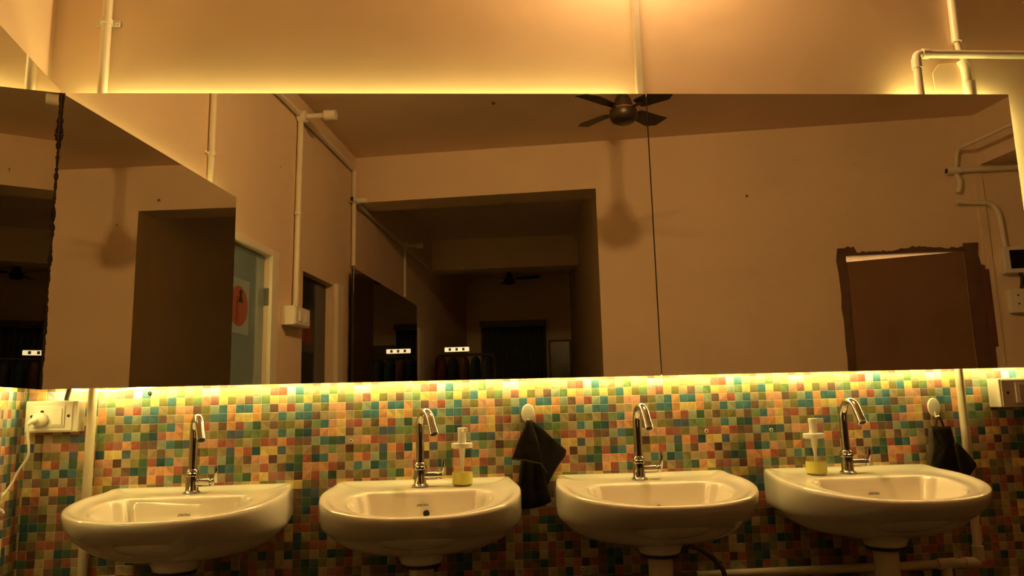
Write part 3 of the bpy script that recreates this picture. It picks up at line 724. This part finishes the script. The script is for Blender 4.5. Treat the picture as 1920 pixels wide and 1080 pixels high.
lpipe('conduit_pipe', 'cream conduit dropping to the dark hallway mirror', [(4.74, .024, 1.49), (4.74, .024, 1.02)], .017, PVC)
t = lthing('junction_box', 'small cream junction box on the hallway conduit', 'junction box', 4.74, 1.50)
mb = MB(); mb.cyl((0, .004, 0), (0, .05, 0), .034); mb.cyl((0, .052, 0), (0, .13, 0), .015); mb.cyl((0, .14, 0), (0, .20, 0), .026); mb.build('body', BOXW, t, bevel=.002)

# ------------------------------------------------------------------ ceiling fans
def fan(label, loc, rot, drop, nbl=4, R=.30, group=None):
    t = thing('ceiling_fan', label, 'fan', loc, rot, group)
    mb = MB(); mb.lathe([(.0, -.042), (.045, -.040), (.062, -.030), (.072, -.012), (.074, .004), (.070, .022)], n=36); mb.build('motor_housing', FANM, t)
    mb = MB(); mb.lathe([(.0705, .0225), (.0715, .0235), (.0695, .031), (.058, .033)], n=36); mb.build('trim_ring', FANT, t)
    mb = MB(); mb.lathe([(.056, .0335), (.050, .055), (.042, .085), (.026, .115), (.014, .120)], n=32); mb.build('lower_canopy', FANM, t)
    mb = MB(); mb.lathe([(.012, .1205), (.012, drop-.07)]); mb.lathe([(.018, drop-.0695), (.045, drop-.03), (.052, drop-.002)]); mb.build('rod_and_ceiling_cup', FANM, t)
    for k in range(nbl):
        a = 2*PI*k/nbl
        mb = MB(); mb.box(.058, .125, -.011, .011, .026, .030)
        prof = [(.095, -.034, .034), (.115, -.044, .040), (R-.05, -.062, .046), (R, -.030, .052)]
        top = []; bot = []
        ti = math.radians(12)
        for x, y0, y1 in prof:
            for lst, dz in ((top, .0025), (bot, -.0010)):
                lst.append([mb.v((x, yy*math.cos(ti), .032+yy*math.sin(ti)+dz)) for yy in (y0, y1)])
        for L_ in (top, bot):
            for i in range(len(L_)-1): mb.face([L_[i][0], L_[i+1][0], L_[i+1][1], L_[i][1]])
        for i in range(len(top)-1):
            mb.face([top[i][0], top[i+1][0], bot[i+1][0], bot[i][0]]); mb.face([top[i][1], top[i+1][1], bot[i+1][1], bot[i][1]])
        mb.face([top[0][0], top[0][1], bot[0][1], bot[0][0]]); mb.face([top[-1][0], top[-1][1], bot[-1][1], bot[-1][0]])
        bmesh.ops.rotate(mb.bm, verts=mb.bm.verts, cent=(0, 0, 0), matrix=Matrix.Rotation(a, 3, 'Z'))
        mb.build('blade', BLADE, t)
    return t
fz = 1.475
fan('brown four-blade ceiling fan of the near room, seen at the top of the mirrors', (.83, -(1.33+2*PR), Z(fz)), math.radians(53), CEIL-Z(fz)-.001)
fl = lw(7.55, .74); fan('dark ceiling fan hanging in the unlit far room, seen deep in the mirror', (fl.x, fl.y, Z(1.60)), .4, CEIL-Z(1.60)-.001, 3, .42)

# ------------------------------------------------------------------ far wall: brown door, switch panel, pipes
def fw(a, y, z): p = FP+FD*a+Vector((-.1907, .9816, 0))*y; return (p.x, p.y, Z(z))
t = struct(thing('door_4', 'plain brown door with a bright gap above it, seen at the right of the mirror', 'door', fw(3.443, 0, -HC), ANG_F))
W = .742; HT = Z(.937)
mb = MB(); v = []
for y in (-.034, -.0006):
    v.append([mb.v(p) for p in ((.001, y, 0), (W-.0001, y, 0), (W-.0001, y, HT-.002), (.001, y, HT-.038))])
mb.face(v[0]); mb.face(v[1])
for i in range(4): mb.face([v[0][i], v[0][(i+1) % 4], v[1][(i+1) % 4], v[1][i]])
mb.build('door_leaf', DOORB, t)
def ragged(x0, x1, z0, z1, seed, out=1, rag=.010):
    """painted-over frame strip with an uneven outer edge"""
    rn_ = random.Random(seed); mb = MB(); n = 26; L_, R_ = [], []
    for i in range(n+1):
        z = z0+(z1-z0)*i/n; d = (rn_.random()-.5)*rag*(1 if i % 5 else 2.2)
        L_.append((x0+(d if out < 0 else 0), z)); R_.append((x1+(d if out > 0 else 0), z))
    a = [[mb.v((p[0], y, p[1])) for p in L_] for y in (.0005, .016)]; b = [[mb.v((p[0], y, p[1])) for p in R_] for y in (.0005, .016)]
    for i in range(n):
        mb.face([a[1][i], a[1][i+1], b[1][i+1], b[1][i]]); mb.face([a[0][i], a[0][i+1], a[1][i+1], a[1][i]]); mb.face([b[0][i], b[0][i+1], b[1][i+1], b[1][i]])
    mb.face([a[0][0], a[1][0], b[1][0], b[0][0]]); mb.face([a[0][n], a[1][n], b[1][n], b[0][n]])
    return mb
ragged(-.052, -.001, 0, HT+.055, 3, -1).build('frame_post', FRAMEB, t)
ragged(W+.001, W+.090, 0, HT+.050, 4, 1).build('frame_post', FRAMEB, t)
mb = MB(); mb.box(W+.091, W+.115, .0005, .014, 0, HT-.10); mb.box(W+.116, W+.140, .0005, .012, Z(.30), HT-.13); mb.build('frame_patch', simple('reddish_wood_patch', (.16, .06, .04), .5), t)
mb = MB(); rn_ = random.Random(8); n = 40; lo_, hi_ = [], []
for i in range(n+1):
    x = -.001+(W+.002)*i/n; e = .018 if x > .06 else .055; e += rn_.random()*.012+(.020*math.exp(-((x-.45)/.10)**2))
    lo_.append(mb.v((x, .010, HT+.001))); hi_.append(mb.v((x, .010, HT+e)))
for i in range(n): mb.face([lo_[i], lo_[i+1], hi_[i+1], hi_[i]])
mb.build('frame_head', FRAMEB, t, thick=.012)
# lit space behind that door
mb = MB()
mb.box(3.0, 5.0, -1.35, -1.30, 0, Z(1.6)); mb.box(3.0, 3.05, -1.30, -.262, 0, Z(1.6)); mb.box(4.95, 5.0, -1.30, -.262, 0, Z(1.6)); mb.box(3.0, 5.0, -1.35, -.262, Z(1.6), Z(1.62))
struct(mb.build('wall_behind', simple('white_room_paint', (.85, .82, .74), .7), loc=FP, rot=ANG_F))
t = thing('tube_light', 'tube light in the room behind the brown door, glowing through the gap', 'lamp', fw(3.9, -1.26, 1.25), ANG_F)
mb = MB(); mb.cyl((-.5, 0, 0), (.5, 0, 0), .014); mb.build('tube', simple('daylight_tube', (.9, .9, .9), .4, emis=(1, .84, .55), est=420), t)
mb = MB(); mb.box(-.53, .53, -.039, -.016, -.02, .02); mb.build('batten', BOXW, t)
# panel with dark screen and socket
t = thing('control_panel', 'cream wall panel with a black screen at the right edge, seen in the mirror', 'panel', fw(4.53, 0, .855), ANG_F)
mb = MB(); mb.box(-.130, .20, .0005, .060, -.086, .086); mb.build('case', BOXW, t, bevel=.004)
mb = MB(); mb.box(-.095, .17, .0605, .064, -.060, .062); mb.build('screen', SCREEN, t, bevel=.001)
mb = MB(); mb.tube([(0, 0, 0), (.006, .004, -.03), (.002, .006, -.065), (-.004, .0, -.10)], .011, 12); o = mb.build('black_cable', BLK, loc=fw(4.50, .030, .768), rot=ANG_F); tag(o, 'black cable from the screen panel down to the socket below', 'cable')
t = thing('socket_box', 'cream socket below the black screen panel, seen in the mirror', 'socket', fw(4.53, 0, .588), ANG_F)
mb = MB(); mb.box(-.115, .17, .0005, .050, -.076, .076); mb.build('back_box', BOXW, t, bevel=.003)
for x, z in ((-.07, .035), (-.07, -.02), (-.02, .03), (-.035, -.015), (-.005, -.015)): mb = MB(); mb.cyl((x, .0505, z), (x, .052, z), .006); mb.build('pin_hole', DARK, t)
def fpipe(label, pts, r, mat=PVC):
    b = fw(*pts[0]); P = [Vector(fw(*p))-Vector(b) for p in pts]
    t = thing('conduit_pipe', label, 'pipe', b)
    mb = MB(); mb.tube(round_path(P, .05), r, 12); mb.build('tube', mat, t); return t
fpipe('conduit on the far wall running right under the beam, seen in the mirror', [(4.16, .03, 1.478), (5.2, .03, 1.470)], .017)
fpipe('short conduit hanging from the tee on the far wall', [(4.185, .03, 1.455), (4.21, .03, 1.40), (4.185, .03, 1.325)], .016)
fpipe('bent conduit leading down to the black screen panel', [(4.17, .03, 1.262), (4.38, .03, 1.245), (4.42, .03, 1.18), (4.43, .03, .945)], .016)
fpipe('second conduit rising from the black screen panel', [(4.62, .03, .945), (4.60, .03, 1.450)], .016)
p1 = Vector(fw(4.19, .03, 1.50)); p2 = Vector(fw(4.205, .04, 1.62)); dirb = Vector((.09, .996, 0))
t = thing('conduit_pipe', 'conduit rising and running along the right beam near the ceiling', 'pipe', p1)
mb = MB(); mb.tube(round_path([(0, 0, 0), p2-p1, p2-p1+dirb*2.2], .04), .013, 12); mb.build('tube', PVC, t)
t = thing('junction_box', 'cream conduit tee with a dark open end on the far wall at the right', 'junction box', fw(4.165, .03, 1.478), ANG_F)
mb = MB(); mb.cyl((-.035, 0, 0), (.05, 0, 0), .024); mb.build('body', BOXW, t, bevel=.002)
mb = MB(); mb.cyl((-.036, 0, 0), (-.039, .0, 0), .017); mb.build('open_end', DARK, t)

# ------------------------------------------------------------------ far room
t = thing('doorway_curtain', 'grey-green curtain hanging over the far room doorway, deep in the mirror', 'curtain', tuple(lw(8.66, .685))[:2]+(0,), ANG_L+PI/2)
mb = MB(); n = 90; G = []
for j in range(2):
    G.append([mb.v(((-.46+.92*i/n), .028*math.sin(i*.95)+.015*math.sin(i*.37)+.06, .02 if j == 0 else Z(1.12))) for i in range(n+1)])
for i in range(n): mb.face([G[0][i], G[0][i+1], G[1][i+1], G[1][i]], True)
mb.build('cloth', CURTAIN, t, thick=.004)
mb = MB(); mb.cyl((-.475, .06, Z(1.15)), (.475, .06, Z(1.15)), .018); mb.build('curtain_rod', WOODK, t)
mb = MB(); mb.box(-.475, .475, .10, .135, Z(1.13), Z(1.20)); mb.build('valance', simple('valance_grey', (.16, .16, .13), .8), t)
pf = lw(8.66, 1.34)
t = thing('framed_picture', 'framed picture on the end wall right of the curtain, deep in the mirror', 'picture', (pf.x, pf.y, Z(.55)), ANG_L+PI/2)
mb = MB(); mb.box(-.16, .16, .005, .03, -.36, .36); mb.build('frame', WOODK, t, bevel=.004)
mb = MB(); mb.box(-.135, .135, .0305, .034, -.335, .335); mb.build('picture_panel', PICT, t)
# lit strip lamp and clothes rack under it
t = thing('strip_lamp', 'short bright strip with three dark clips above hanging clothes, in the mirror', 'lamp', lw(5.60, .24)+Vector((0, 0, Z(.585))), ANG_L+PI/2)
mb = MB(); mb.box(.0, .25, -.0, .03, -.022, .022); mb.build('diffuser', TUBEM, t, bevel=.004)
for x in (.055, .125, .195):
    mb = MB(); mb.box(x-.012, x+.012, -.003, .033, -.014, .014); mb.build('clip', simple('clip_brown', (.22, .15, .06), .5), t)
t = thing('clothes_rack', 'dark clothes rack in the hallway under the bright strip, in the mirror', 'rack', lw(5.85, .06), ANG_L+PI/2)
mb = MB(); mb.tube(round_path([(.04, 0, .02), (.04, 0, Z(.545)), (.66, 0, Z(.545)), (.66, 0, .02)], .06), .014, 10); mb.build('rail', WOODK, t)
mb = MB(); mb.box(.015, .065, -.25, .25, .0, .02); mb.box(.635, .685, -.25, .25, .0, .02); mb.build('feet', WOODK, t)
names = ['maroon', 'black', 'brown', 'green', 'grey']
for i, x in enumerate((-.03, -.15, -.27, -.39, -.51)):
    q = lw(5.85, .13-x)
    mb = MB(); mb.rings([[(.053*k*math.cos(a), .17*k2*math.sin(a)+.006*math.sin(6*a), z) for a in [2*PI*j/24 for j in range(24)]] for z, k, k2 in ((.62, 1.1, 1.15), (1.0, 1.05, 1.1), (1.4, 1.0, 1.1), (1.56, .95, 1.0), (1.61, .80, .75), (1.645, .4, .2))])
    o = mb.build('hanging_garment', CLOTHS[i], loc=(q.x, q.y, 0), rot=ANG_L+PI/2)
    tag(o, ['maroon garment at the left end of the hallway clothes rack', 'black garment second on the hallway clothes rack', 'reddish brown garment in the middle of the hallway rack',
            'dark green garment fourth on the hallway clothes rack', 'grey garment at the right end of the hallway clothes rack'][i], 'garment', 'garments on the hallway rack')
